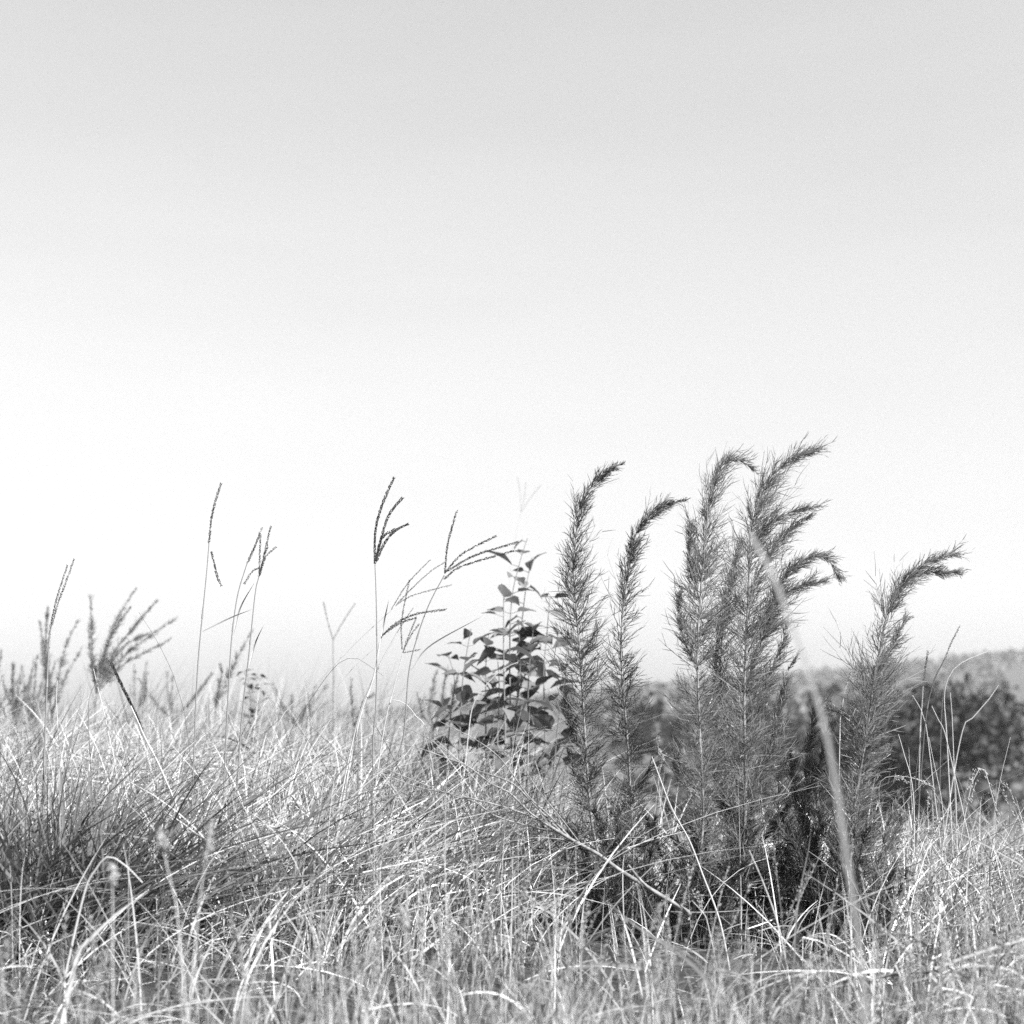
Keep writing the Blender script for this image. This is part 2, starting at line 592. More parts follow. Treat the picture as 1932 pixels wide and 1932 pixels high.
mass('broad_dead_blades', M['pale'], 500, 3.9, 6.5, .2, .5, .006, lean=.55, droop=.7, power=.3, segs=7, label='broad bleached blades scattered through the grass', wind=.15, keep=lambda x, y: away_from_tuft(x, y) & not_dark_feet(x, y))
mass('pale_grass', M['far'], 9000, 5.0, 7.6, .30, .60, .0048, lean=.35, droop=.35, power=.3, segs=4, pat=(3.0, 41), label='pale grass just behind the feathery plants', wind=.2)
mass('curled_grass', M['dry'], 2600, 2.7, 4.6, .08, .26, .003, lean=.9, droop=1.4, power=.3, segs=8, label='short curled grass in front of the dark tuft', wind=.1, keep=lambda x, y: x < -.45)
mass('fine_straw', M['dry'], 620, 3.0, 4.6, .12, .42, .0024, lean=.55, droop=.5, power=.3, segs=6, label='fine bright straws in the shade under the feathery plants', wind=-.1, keep=lambda x, y: (x > .05) & (x < .95))
mass('blurred_weeds', M['far'], 4200, 8, 12.5, .35, .85, .007, lean=.2, droop=.25, power=1, pat=(1.6, 33), segs=4, label='out of focus tall weeds along the left skyline', keep=lambda x, y: x < -.5)


def bristle_stalks(name, n, y0, y1, hmin, hmax, label, keep=None):
    """thin pale stalks that each end in a short bristly seed head"""
    x, y = scatter(n, y0, y1, power=.3, margin=.5)
    if keep is not None:
        m = keep(x, y)
        x, y = x[m], y[m]
    n = len(x)
    base = np.stack([x, y, terrain(x, y)], 1)
    az = RNG.uniform(0, 6.283, n)
    d = nrm(np.stack([np.cos(az) * .14 + .05, np.sin(az) * .14, np.ones(n)], 1))
    bend = np.stack([np.cos(az) * .1 + .06, np.sin(az) * .1, -np.full(n, .03)], 1)
    L = RNG.uniform(hmin, hmax, n)
    mb = MB()
    c = mb.strands(base, d, bend, L, .0024, segs=4, sides=3, taper=.5)
    kk = 18
    t = RNG.uniform(.72, 1.0, (n, kk))
    t = np.where(RNG.uniform(0, 1, (n, kk)) < .2, RNG.uniform(.3, .72, (n, kk)), t)
    p = base[:, None] + L[:, None, None] * (d[:, None] * t[..., None] + bend[:, None] * (t ** 2)[..., None])
    off = nrm(RNG.normal(size=(n, kk, 3)))
    p = p + off * .0032
    mb.grains(p.reshape(-1, 3), (off + np.array([0, 0, 1.3])).reshape(-1, 3), RNG.uniform(.007, .014, n * kk), RNG.uniform(.0022, .0042, n * kk))
    o = link(name, mb, M['seed'], kind='stuff')
    o['label'] = label
    return o


bristle_stalks('bristle_grass', 1000, 1.8, 3.8, .20, .44, 'pale bristly seed stalks across the foreground', lambda x, y: away_from_tuft(x, y) & not_dark_feet(x, y))
bristle_stalks('bristle_grass', 350, 3.4, 6.0, .25, .46, 'pale bristly seed stalks standing among the plants', lambda x, y: away_from_tuft(x, y) & not_dark_feet(x, y))

# long arching blades at the height of the meadow top, loose
mb = MB()
x, y = scatter(1500, 3.6, 7.5, power=.2)
m = not_dark_feet(x, y)
x, y = x[m], y[m]
n = len(x)
az = RNG.uniform(0, 6.283, n)
base = np.stack([x, y, terrain(x, y)], 1)
d = nrm(np.stack([np.cos(az) * .35 + .28, np.sin(az) * .35, np.ones(n)], 1))
bend = np.stack([np.cos(az) * .3 + .35, np.sin(az) * .3, RNG.uniform(-.55, -.1, n)], 1)
mb.strands(base, d, bend, RNG.uniform(.4, .75, n), RNG.uniform(.0016, .0036, n), segs=8, sides=3, taper=.2)
link('arching_grass', mb, M['dry'], kind='stuff')['label'] = 'thin arching grass stems above the meadow'


# ------------------------------------------------------------------ tufts of long blades
def tuft(name, label, px, D, n, spread, hmin, hmax, lean, w=.004, mat='green', group='tufts of long blades'):
    x0 = at(px, 1335, D)[0]
    t = thing(name, label, 'grass tuft', (x0, D, float(terrain(x0, D))), group)
    mb = MB()
    r = np.sqrt(RNG.uniform(0, 1, n)) * spread
    a = RNG.uniform(0, 6.283, n)
    bx, by = x0 + np.cos(a) * r, D + np.sin(a) * r * .7
    base = np.stack([bx, by, terrain(bx, by) - .01], 1)
    out = np.stack([np.cos(a), np.sin(a), np.zeros(n)], 1) * (r / spread)[:, None]
    arch = (RNG.uniform(0, 1, n) < .35)[:, None]
    d = nrm(out * .35 + np.stack([RNG.normal(lean * .6, .30, n), RNG.normal(0, .26, n), np.ones(n)], 1))
    bend = out * .2 + np.stack([RNG.uniform(0, .4, n) * np.sign(lean + .08 + RNG.normal(0, .3, n)), RNG.normal(0, .15, n), -RNG.uniform(.02, .3, n)], 1)
    bend = bend + arch * np.stack([RNG.uniform(.0, .3, n), RNG.normal(0, .1, n), -RNG.uniform(.05, .28, n)], 1)
    mb.strands(base, d, bend, RNG.uniform(hmin, hmax, n) * (1 + .25 * arch[:, 0]), w * RNG.uniform(.55, 1.2, n), segs=8, sides=2, taper=.08, belly=.25)
    link('blades', mb, M[mat], t, kind='stuff')
    # withered blades bent down round the foot
    k = n // 5
    mb = MB()
    a = RNG.uniform(0, 6.283, k)
    base = np.stack([x0 + np.cos(a) * spread * .8, D + np.sin(a) * spread * .6, np.full(k, float(terrain(x0, D)))], 1)
    d = nrm(np.stack([np.cos(a) * .7, np.sin(a) * .7, np.ones(k)], 1))
    bend = np.stack([np.cos(a) * .4, np.sin(a) * .4, -RNG.uniform(.5, 1.0, k)], 1)
    mb.strands(base, d, bend, RNG.uniform(hmin * .5, hmax * .7, k), w * .55, segs=8, sides=2, taper=.1)
    link('withered_blades', mb, M['pale'], t, kind='stuff')
    return t


tuft('grass_tuft', 'big dark tuft of long arching blades at the left edge', 120, 4.2, 850, .26, .35, .68, .0, .0066, 'dark')
tuft('grass_tuft', 'dark tuft cut by the left edge of the picture', -20, 4.2, 480, .30, .3, .60, .0, .0065, 'dark')
tuft('grass_tuft', 'upright tuft of dark blades at the centre of the meadow under the tall finger grass', 560, 4.4, 320, .24, .3, .58, .14, .0065, 'mixed')
tuft('grass_tuft', 'tuft of arching blades sweeping right between the left edge tuft and the centre tuft', 400, 4.45, 200, .28, .35, .60, .12, .0055, 'dry')
tuft('grass_tuft', 'low dark tuft left of the feet of the feathery plants', 850, 4.6, 200, .26, .22, .42, .25, .0055, 'mixed')
tuft('grass_tuft', 'tuft of fine blades at the right edge under the tall dry stalks', 1830, 4.5, 300, .36, .25, .48, .1, .005, 'dry')


# ------------------------------------------------------------------ finger grass and other single stalks
def to_world(pts, D, wob=.0):
    n = len(pts)
    return [at(p[0], p[1], (D if np.ndim(D) == 0 else D[k]) + wob * math.sin(k * 1.9)) for k, p in enumerate(pts)]


def grounded(pts, D):
    """path from the ground up through picture points given bottom to top"""
    w = to_world(pts, D)
    a, b = w[0], w[1]
    lean = (b - a)[0] / max(1e-3, (b - a)[2])
    lean = max(-.35, min(.35, lean))
    gz = float(terrain(a[0], a[1]))
    foot = np.array([a[0] - lean * (a[2] - gz) * .6, a[1], gz - .02])
    if a[2] > gz + .06:
        return [foot] + w
    return w


def spike(mb, pts, D, gap=.0042, size=(.0052, .0019), side=.0013, stalk=.0005, wob=.015):
    """one finger of a seed head: rachis with two rows of grains"""
    w = smooth_path(to_world(pts, D, wob), 40)
    mb.tube(w, np.linspace(stalk * 1.3, stalk * .6, 40), 4)
    s = np.concatenate([[0], np.cumsum(np.linalg.norm(np.diff(w, axis=0), axis=1))])
    m = max(4, int(s[-1] / gap))
    u = np.linspace(.02, .995, m) * s[-1]
    p = np.stack([np.interp(u, s, w[:, k]) for k in range(3)], 1)
    tan = nrm(np.gradient(p, axis=0))
    sd = nrm(np.cross(tan, np.array([0.1, -1, .1])))
    for sg in (-1, 1):
        ok = RNG.uniform(0, 1, m) < .93
        q = p + sd * sg * side + RNG.normal(size=p.shape) * .0006 + np.array([0, -1, 0]) * RNG.uniform(-.0012, .0012, m)[:, None]
        mb.grains(q[ok], (tan * 1.6 + sd * sg * .7 + RNG.normal(size=p.shape) * .25)[ok], size[0] * RNG.uniform(.8, 1.25, ok.sum()), size[1] * RNG.uniform(.8, 1.3, ok.sum()))


def finger_grass(label, stem, spikes, D=4.6, leaves=(), r=.0017, dens=1.0, mat='spike', smat='stem', group='tall finger grass stalks', name='finger_grass', fat=1.0, single_thick=1.0):
    path = smooth_path(grounded(stem, D), 36)
    t = thing(name, label, 'grass stalk', path[0], group)
    mb = MB()
    mb.tube(path, np.linspace(r * 1.6, r * .9, 36), 6)
    for k in (9, 19, 28):      # swollen nodes
        if k < 34:
            mb.tube(path[k:k + 2] * .98 + path[k:k + 1] * .02, [r * 1.7, r * 1.3], 6)
    link('stem', mb, M[smat], t, smooth=True)
    for sp in spikes:
        mb = MB()
        spike(mb, sp, D, gap=.0042 / dens, size=(.0062 * fat, .0027 * fat), side=.0016 * fat)
        link('spike', mb, M[mat], t)
    for lf in leaves:
        mb = MB()
        p = smooth_path(to_world(lf, D, .03), 14)
        mb.blade(p, .0042 * np.sin(np.linspace(.5, math.pi, 14)) + .0004)
        link('leaf_blade', mb, M['green'], t, smooth=True)
    return t


P = lambda f, *pts: [f(*p) for p in pts]
finger_grass('thin stalk with two pale dotted spikes held close together, leftmost of the finger grasses',
             P(c5, (282, 900), (292, 400), (303, 0)) + P(c1, (320, 1500), (332, 1250), (345, 1190)),
             [P(c1, (320, 1450), (340, 1200), (382, 1000), (455, 770)), P(c1, (345, 1190), (395, 1020), (440, 900), (502, 725))], 4.5, mat='mspike', r=.0024)
finger_grass('slanting stalk with one thick black and white spike pointing up left',
             P(c5, (1230, 620), (1100, 250), (975, 0)) + P(c1, (940, 1850), (880, 1720)),
             [P(c1, (960, 1890), (910, 1770), (850, 1640), (800, 1540), (742, 1410)), P(c1, (945, 1840), (870, 1680), (822, 1590), (760, 1450))], 4.3, r=.0022, fat=1.35, dens=1.2, smat='pale')
finger_grass('tall stalk with one dark spike upward and one hanging down right',
             P(c1, (1310, 1960), (1330, 1500), (1352, 1230), (1390, 850), (1408, 630)),
             [P(c1, (1408, 630), (1425, 460), (1455, 330), (1490, 220)), P(c1, (1424, 680), (1440, 750), (1462, 840), (1490, 912))], 4.6,
             [P(c1, (1365, 1220), (1550, 1130), (1700, 1070))], fat=1.2)
finger_grass('slender curved stalk with one grey spike beside the stalk of short fingers',
             P(c1, (1520, 2000), (1540, 1600), (1560, 1280), (1600, 980), (1665, 760)),
             [P(c1, (1665, 760), (1690, 700), (1725, 630), (1765, 515)), P(c1, (1675, 750), (1712, 660), (1750, 560))], 4.7,
             [P(c1, (1572, 1240), (1620, 1060), (1715, 890))], mat='mspike')
finger_grass('stalk topped by a bunch of five short spread fingers',
             P(c1, (1615, 2000), (1640, 1700), (1680, 1350), (1720, 960), (1745, 850)),
             [P(c1, (1745, 850), (1750, 700), (1755, 570)), P(c1, (1745, 850), (1775, 720), (1825, 510)), P(c1, (1750, 830), (1780, 720), (1807, 635)),
              P(c1, (1750, 840), (1790, 720), (1860, 650)), P(c1, (1750, 790), (1700, 815), (1645, 900))], 4.6,
             [P(c1, (1680, 1450), (1720, 1300), (1775, 1180))])
finger_grass('tall upright stalk with four fingers, two of them black and curving right',
             P(c6, (855, 350), (858, 0)) + P(c2, (735, 1800), (745, 1500), (745, 1200), (740, 950), (733, 770)),
             [P(c2, (733, 770), (735, 550), (780, 370), (862, 180)), P(c2, (738, 740), (800, 500), (850, 400), (920, 315)),
              P(c2, (740, 740), (780, 590), (870, 530)), P(c2, (740, 750), (800, 620), (870, 540), (958, 495))], 4.55, fat=1.35, dens=1.15)
finger_grass('leaning stalk with one black upright spike and three long fingers reaching right',
             P(c6, (930, 850), (985, 250)) + P(c2, (925, 1930), (960, 1500), (1020, 1250), (1100, 1030), (1200, 840)),
             [P(c2, (1203, 832), (1225, 620), (1285, 405)), P(c2, (1210, 815), (1330, 690), (1550, 575)), P(c2, (1210, 820), (1400, 710), (1700, 615)),
              P(c2, (1195, 870), (1320, 780), (1670, 675))], 4.6, [P(c2, (975, 1480), (1100, 1320), (1450, 1120))], fat=1.15)
finger_grass('long stalk leaning far right with three thin grey fingers',
             P(c2, (50, 1920), (300, 1610), (600, 1300), (840, 1078)),
             [P(c2, (840, 1075), (950, 900), (1105, 735)), P(c2, (870, 1050), (950, 960), (1100, 820), (1200, 755)), P(c2, (885, 1035), (990, 975), (1250, 905))],
             4.8, mat='mspike', fat=.8, r=.0012, smat='pale')
finger_grass('short stalk with a dark upright spike and small pale fingers at its foot',
             P(c2, (780, 1960), (860, 1600), (920, 1370)),
             [P(c2, (915, 1345), (912, 1150), (965, 870)), P(c2, (920, 1365), (960, 1250), (1010, 1130)), P(c2, (925, 1362), (1040, 1340)), P(c2, (925, 1340), (985, 1230), (1030, 1170))],
             4.75, mat='mspike', fat=.9, smat='pale', r=.0014)
finger_grass('bent stalk carrying one arched black spike that sweeps right',
             P(c2, (600, 1930), (720, 1540), (765, 1290)),
             [P(c2, (778, 1252), (880, 1160), (1020, 1100), (1215, 1070)), P(c2, (785, 1240), (900, 1165), (1010, 1125))], 4.6, [P(c2, (770, 1300), (795, 1150), (825, 1010))], fat=1.1, smat='pale', r=.0024)
finger_grass('pale stalk without dark seeds crossing behind the tall upright stalk',
             P(c2, (590, 1930), (730, 1520), (880, 1230)), [P(c2, (870, 1245), (930, 1150), (990, 1060))], 4.7, mat='mspike', fat=.6, smat='pale', r=.0022)
finger_grass('out of focus stalk forked into two grey fingers like the letter V',
             P(c2, (452, 1700), (452, 1450), (450, 1275)), [P(c2, (450, 1275), (415, 1150), (385, 1020)), P(c2, (450, 1275), (520, 1150), (600, 1030))], 8.4, mat='mspike', fat=1.15, r=.0020, smat='mspike')
finger_grass('faint pale stalk with thin forks rising behind the broad leaved plant',
             P(c2, (1640, 1000), (1655, 700), (1680, 580), (1715, 420)),
             [P(c2, (1715, 420), (1740, 310), (1748, 215)), P(c2, (1715, 420), (1780, 320), (1852, 230)), P(c2, (1717, 400), (1710, 280), (1693, 180))], 8.8, mat='seed', fat=.8, smat='pale', r=.0016)
finger_grass('dry stalk with a dark spike crossing the hill at the right',
             P(c4, (1255, 1960), (1310, 1600), (1400, 1400)), [P(c4, (1400, 1400), (1445, 1290), (1502, 1180))], 5.2, fat=1.0, r=.0022, smat='mspike', mat='mspike', group='dry stalks at the right')
finger_grass('pale spike standing alone between the two rightmost feathery plants',
             P(c4, (690, 1960), (697, 1800), (720, 1640)), [P(c4, (720, 1640), (742, 1560), (766, 1490))], 4.9, mat='seed', smat='pale', group='dry stalks at the right')
finger_grass('blurred upright pale spike in front of the hill skyline',
             P(c4, (1230, 1990), (1246, 1700), (1252, 1590)), [P(c4, (1252, 1590), (1266, 1480), (1285, 1350))], 5.9, mat='mspike', smat='pale', fat=1.3, group='dry stalks at the right')


def dry_stalk(label, pts, D, r=.002, mat='pale', head=None, name='dry_stalk', group='dry stalks at the right', ground_it=True, blade=False, hmat='seed', tipw=.08):
    path = smooth_path(grounded(pts, D) if ground_it else to_world(pts, D), 30)
    mb = MB()
    if blade:
        mb.blade(path, r * 2 * (np.sin(np.linspace(.9, math.pi - tipw, 30))), fold=.12)
    else:
        mb.tube(path, np.linspace(r * 1.2, r * .45, 30), 6)
    if not head:
        return mesh_thing(name, mb, M[mat], label, 'grass stalk', path[0], group, True)
    t = thing(name, label, 'grass stalk', path[0], group)
    link('stem', mb, M[mat], t, smooth=True)
    mb = MB()
    for h in head:
        w = smooth_path(to_world(h, D, .02), 20)
        mb.tube(w, .0007, 4)
        k = int(len(w) * 1.2)
        q = w[RNG.integers(2, len(w), k)] + RNG.normal(size=(k, 3)) * .004
        mb.grains(q, nrm(np.gradient(w, axis=0))[RNG.integers(2, len(w), k)] + RNG.normal(size=(k, 3)) * .3 + np.array([.1, 0, -.4]), RNG.uniform(.010, .017, k), RNG.uniform(.003, .0055, k))
    link('seed_head', mb, M[hmat], t)
    return t


dry_stalk('pale stalk bowing right in a long curve over the hill', P(c4, (1415, 1990), (1395, 1650), (1440, 1500), (1530, 1420), (1690, 1355)), 5.3, .0028)
dry_stalk('pale stalk leaning right at the edge of the dark tree', P(c4, (1500, 1960), (1600, 1790), (1700, 1670), (1760, 1580)), 5.5, .0030)
dry_stalk('short straight pale stalk between the bowed stalk and the leaning one', P(c4, (1455, 1990), (1448, 1800), (1435, 1630)), 5.3, .0026)
dry_stalk('broken pale stalk tilted left before the dark tree', P(c4, (1290, 1990), (1262, 1830), (1235, 1740), (1180, 1650)), 5.3, .0026)
dry_stalk('pale stalk tilted left that ends lowest before the dark tree', P(c4, (1420, 1990), (1370, 1850), (1310, 1720)), 5.2, .0026)
dry_stalk('thin grey stalk rising straight beside the bowed stalk', P(c4, (1370, 1990), (1390, 1600), (1410, 1400)), 5.4, .0016, 'stem')
dry_stalk('dry stalk bent over at the top with a drooping pale seed head', P(c8, (1470, 900), (1560, 400), (1600, 270), (1655, 200), (1700, 330), (1740, 480)), 4.9, .0022,
          head=[P(c8, (1655, 200), (1600, 250), (1560, 350)), P(c8, (1660, 200), (1610, 300), (1570, 430)), P(c8, (1670, 210), (1700, 330), (1760, 520)), P(c8, (1640, 210), (1600, 230), (1580, 290))])
dry_stalk('tall dry stalk with oat like seeds hanging to the right edge', P(c8, (1790, 900), (1740, 560), (1770, 300), (1840, 0)), 5.0, .0016,
          head=[P(c8, (1770, 300), (1830, 350), (1885, 470)), P(c8, (1765, 330), (1800, 400), (1870, 540))])
dry_stalk('arched dry stem with plump pale seeds before the darkest tree shade', P(c8, (1010, 700), (960, 450), (970, 290), (1100, 262), (1230, 290), (1330, 345)), 5.0, .0012,
          head=[P(c8, (1060, 266), (1110, 280), (1140, 300)), P(c8, (1180, 270), (1260, 300), (1330, 345)), P(c8, (1240, 290), (1290, 380), (1285, 460))])
dry_stalk('upright pale stalk nearest the right feathery plants', P(c8, (1195, 1000), (1185, 380), (1120, 100), (1085, -20)), 4.8, .0026)
dry_stalk('bare grey stalk just right of the upright pale stalk beside the feathery plants', P(c8, (1170, 900), (1200, 300), (1235, 0)), 5.0, .0024, 'mspike')
dry_stalk('wavy pale stalk in the middle of the right hand thicket', P(c8, (1400, 800), (1380, 450), (1320, 150), (1290, 0)), 5.1, .002)
dry_stalk('pale stalk near vertical behind the drooping seed head', P(c8, (1480, 800), (1470, 350), (1430, 100), (1400, -20)), 5.2, .0024)
dry_stalk('wheat like pale spike leaning right in the right foreground thicket', P(c8, (1200, 980), (1250, 830), (1290, 720)), 4.3, .0018, head=[P(c8, (1290, 720), (1330, 640), (1375, 560))])
dry_stalk('long pale spike lying low toward the right edge', P(c8, (1340, 1120), (1400, 1050), (1510, 950)), 4.0, .0018, head=[P(c8, (1510, 950), (1600, 890), (1700, 830))])
dry_stalk('dark blade of grass crossing the foot of the middle feathery stems', P(c8, (380, 1560), (400, 1200), (440, 950), (480, 760), (497, 620)), 3.6, .0026, 'green', group='single blades in front of the feathery plants', blade=True)
dry_stalk('dark curved blade lying across the shade under the feathery plants', P(c7, (1010, 1560), (900, 1540), (760, 1530), (600, 1550), (410, 1590)), 3.2, .004, 'green', group='single blades in front of the feathery plants', ground_it=False, blade=True)
dry_stalk('wide pale blade slanting right down through the shade under the feathery plants', P(c7, (1760, 2100), (1450, 1640), (1250, 1450), (1000, 1290), (860, 1180), (720, 1060)), 3.1, .0042, 'mspike', group='single blades in front of the feathery plants', ground_it=False, blade=True)
dry_stalk('pale slanting straw in front of the third feathery stem', P(c7, (1540, 1250), (1420, 920), (1330, 690), (1210, 470), (1080, 130)), 4.2, .0028, 'pale', group='single blades in front of the feathery plants')
dry_stalk('pale upright straw in the foreground below the feathery plants', P(c7, (1125, 1930), (1060, 1550), (1015, 1280)), 2.9, .0022, 'pale', group='single blades in front of the feathery plants')
dry_stalk('fine straw slanting left beneath the first feathery stem', P(c7, (1200, 1400), (1080, 1150), (970, 890), (955, 820)), 3.9, .0018, 'mspike', group='single blades in front of the feathery plants')
dry_stalk('pale spike between the feet of the third and fourth feathery stems', P(c7, (1460, 1270), (1420, 1180), (1350, 1100)), 3.9, .002, group='single blades in front of the feathery plants',
          head=[P(c7, (1420, 1180), (1390, 1100), (1350, 1040)), P(c7, (1420, 1160), (1410, 1090), (1395, 1050))])
dry_stalk('pale straw fan leaning left at the foot of the fourth feathery stem', P(c8, (290, 1330), (190, 1020), (80, 760)), 3.7, .0026, 'pale', group='single blades in front of the feathery plants')
dry_stalk('bleached stem with a knotted white seed string between the second and third feathery plants', P(c7, (1290, 700), (1180, 400), (1120, 230), (1080, 130)), 5.6, .0018, 'pale', group='single blades in front of the feathery plants',
          head=[P(c7, (1130, 220), (1160, 140), (1130, 90)), P(c7, (1130, 120), (1120, 40), (1120, 0)), P(c7, (1120, 230), (1140, 180), (1165, 120))])
dry_stalk('long blurred pale blade close to the lens in front of the feathery plants',
          [(1640, 1990), (1618, 1760), (1598, 1620), (1572, 1450), (1545, 1330), (1500, 1200), (1460, 1090), (1415, 1008)], 1.75, .0031, 'tan', tipw=.95, group='single blades in front of the feathery plants', name='foreground_blade', blade=True)
dry_stalk('blurred grey blade close to the lens at the lower right corner', P(c8, (380, 1930), (380, 1700), (400, 1400), (430, 1150)), 2.1, .0036, 'mspike', group='single blades in front of the feathery plants', name='foreground_blade', blade=True)

LG = 'single stems over the left half of the meadow'
dry_stalk('thin bare stem bowing left against the sky right of the fanned weed', P(c1, (1262, 1900), (1200, 1620), (1150, 1470), (1050, 1270), (935, 1090)), 4.7, .0011, 'mspike', group=LG)
dry_stalk('dark stem snapped over into a short hook', P(c5, (625, 500), (600, 0)) + P(c1, (596, 1800), (600, 1670), (622, 1610), (650, 1560)), 4.4, .002, 'green', group=LG)
dry_stalk('grey broken blade hanging right from the hooked stem', P(c5, (850, 150), (780, -20)) + P(c1, (740, 1780), (700, 1650), (652, 1560)), 4.4, .0026, 'green', group=LG, blade=True)
dry_stalk('bright straw crossing the hooked stem', P(c5, (790, 300), (735, 0)) + P(c1, (700, 1760), (655, 1580), (630, 1470)), 4.35, .002, 'pale', group=LG)
dry_stalk('short bright straw beside the leftmost finger grass', P(c5, (430, 300), (395, 0)) + P(c1, (385, 1800), (380, 1650), (387, 1550)), 4.45, .0018, 'pale', group=LG)
dry_stalk('long arched stem bowed right below the leaning finger grass', P(c2, (130, 2000), (300, 1680), (480, 1440), (600, 1400), (680, 1440), (790, 1520)), 4.9, .0013, 'mspike', group=LG)
dry_stalk('straight pale stem slanting right behind the tall upright stalk', P(c2, (240, 1960), (530, 1530), (720, 1340)), 4.85, .0018, 'pale', group=LG)
dry_stalk('dark topped arch of grass right of the leaning stalk', P(c2, (1120, 1990), (1000, 1780), (930, 1700), (850, 1680)), 4.9, .0022, 'pale', group=LG)
dry_stalk('pale stalk bending right in front of the broad leaved plant', P(c2, (1360, 1930), (1400, 1700), (1500, 1560), (1600, 1470), (1700, 1425)), 5.6, .003, 'pale', group=LG)
dry_stalk('dark blade bent over level with a long straight tip in the middle of the meadow', P(c6, (820, 850), (845, 430), (825, 230), (780, 205), (620, 230), (520, 260)), 4.5, .003, 'green', group=LG, blade=True)
dry_stalk('dark blade lying almost flat across the middle of the meadow', P(c6, (300, 800), (420, 560), (500, 400), (700, 370), (960, 350), (1090, 355)), 4.45, .003, 'green', group=LG, blade=True)
dry_stalk('arched dark blade bowed right over the middle of the meadow', P(c6, (480, 900), (560, 400), (700, 170), (860, 115), (985, 105)), 4.5, .003, 'green', group=LG, blade=True)
dry_stalk('dark arched blade curling over inside the big left tuft', P(c5, (430, 700), (410, 250), (385, 120), (350, 80), (315, 100)), 4.1, .0058, 'green', group=LG, blade=True)
dry_stalk('tall dark blade rising from the big left tuft', P(c5, (620, 560), (590, 200), (560, 130), (520, -20)), 4.1, .0042, 'green', group=LG, blade=True)
dry_stalk('broad pale blade slanting right at the foot of the big left tuft', P(c5, (520, 1480), (620, 1350), (800, 1180), (1000, 1040)), 3.4, .005, 'pale', group=LG, blade=True)
dry_stalk('pale blade in a low hoop before the big left tuft', P(c5, (560, 1080), (640, 900), (730, 805), (850, 870), (960, 980)), 3.5, .003, 'pale', group=LG)
for k, (lab, pts) in enumerate((
        ('bristly seed stalk with a swollen top right of the big left tuft', P(c5, (1200, 1250), (1150, 980), (1100, 760), (1075, 650))),
        ('bristly seed stalk nearest the big left tuft', P(c5, (760, 1200), (755, 1000), (760, 870))),
        ('straight bristly seed stalk with a long head in front of the centre tuft', P(c5, (1330, 1250), (1385, 850), (1420, 580))),
        ('bristly seed stalk in the lower middle of the foreground', P(c6, (1130, 1700), (1090, 1300), (1050, 1150))))):
    dry_stalk(lab, pts, 2.6, .0018, 'pale', name='bristle_stalk', group='largest bristly seed stalks in the foreground', head=[pts[-2:], pts[-2:], pts[-2:]])

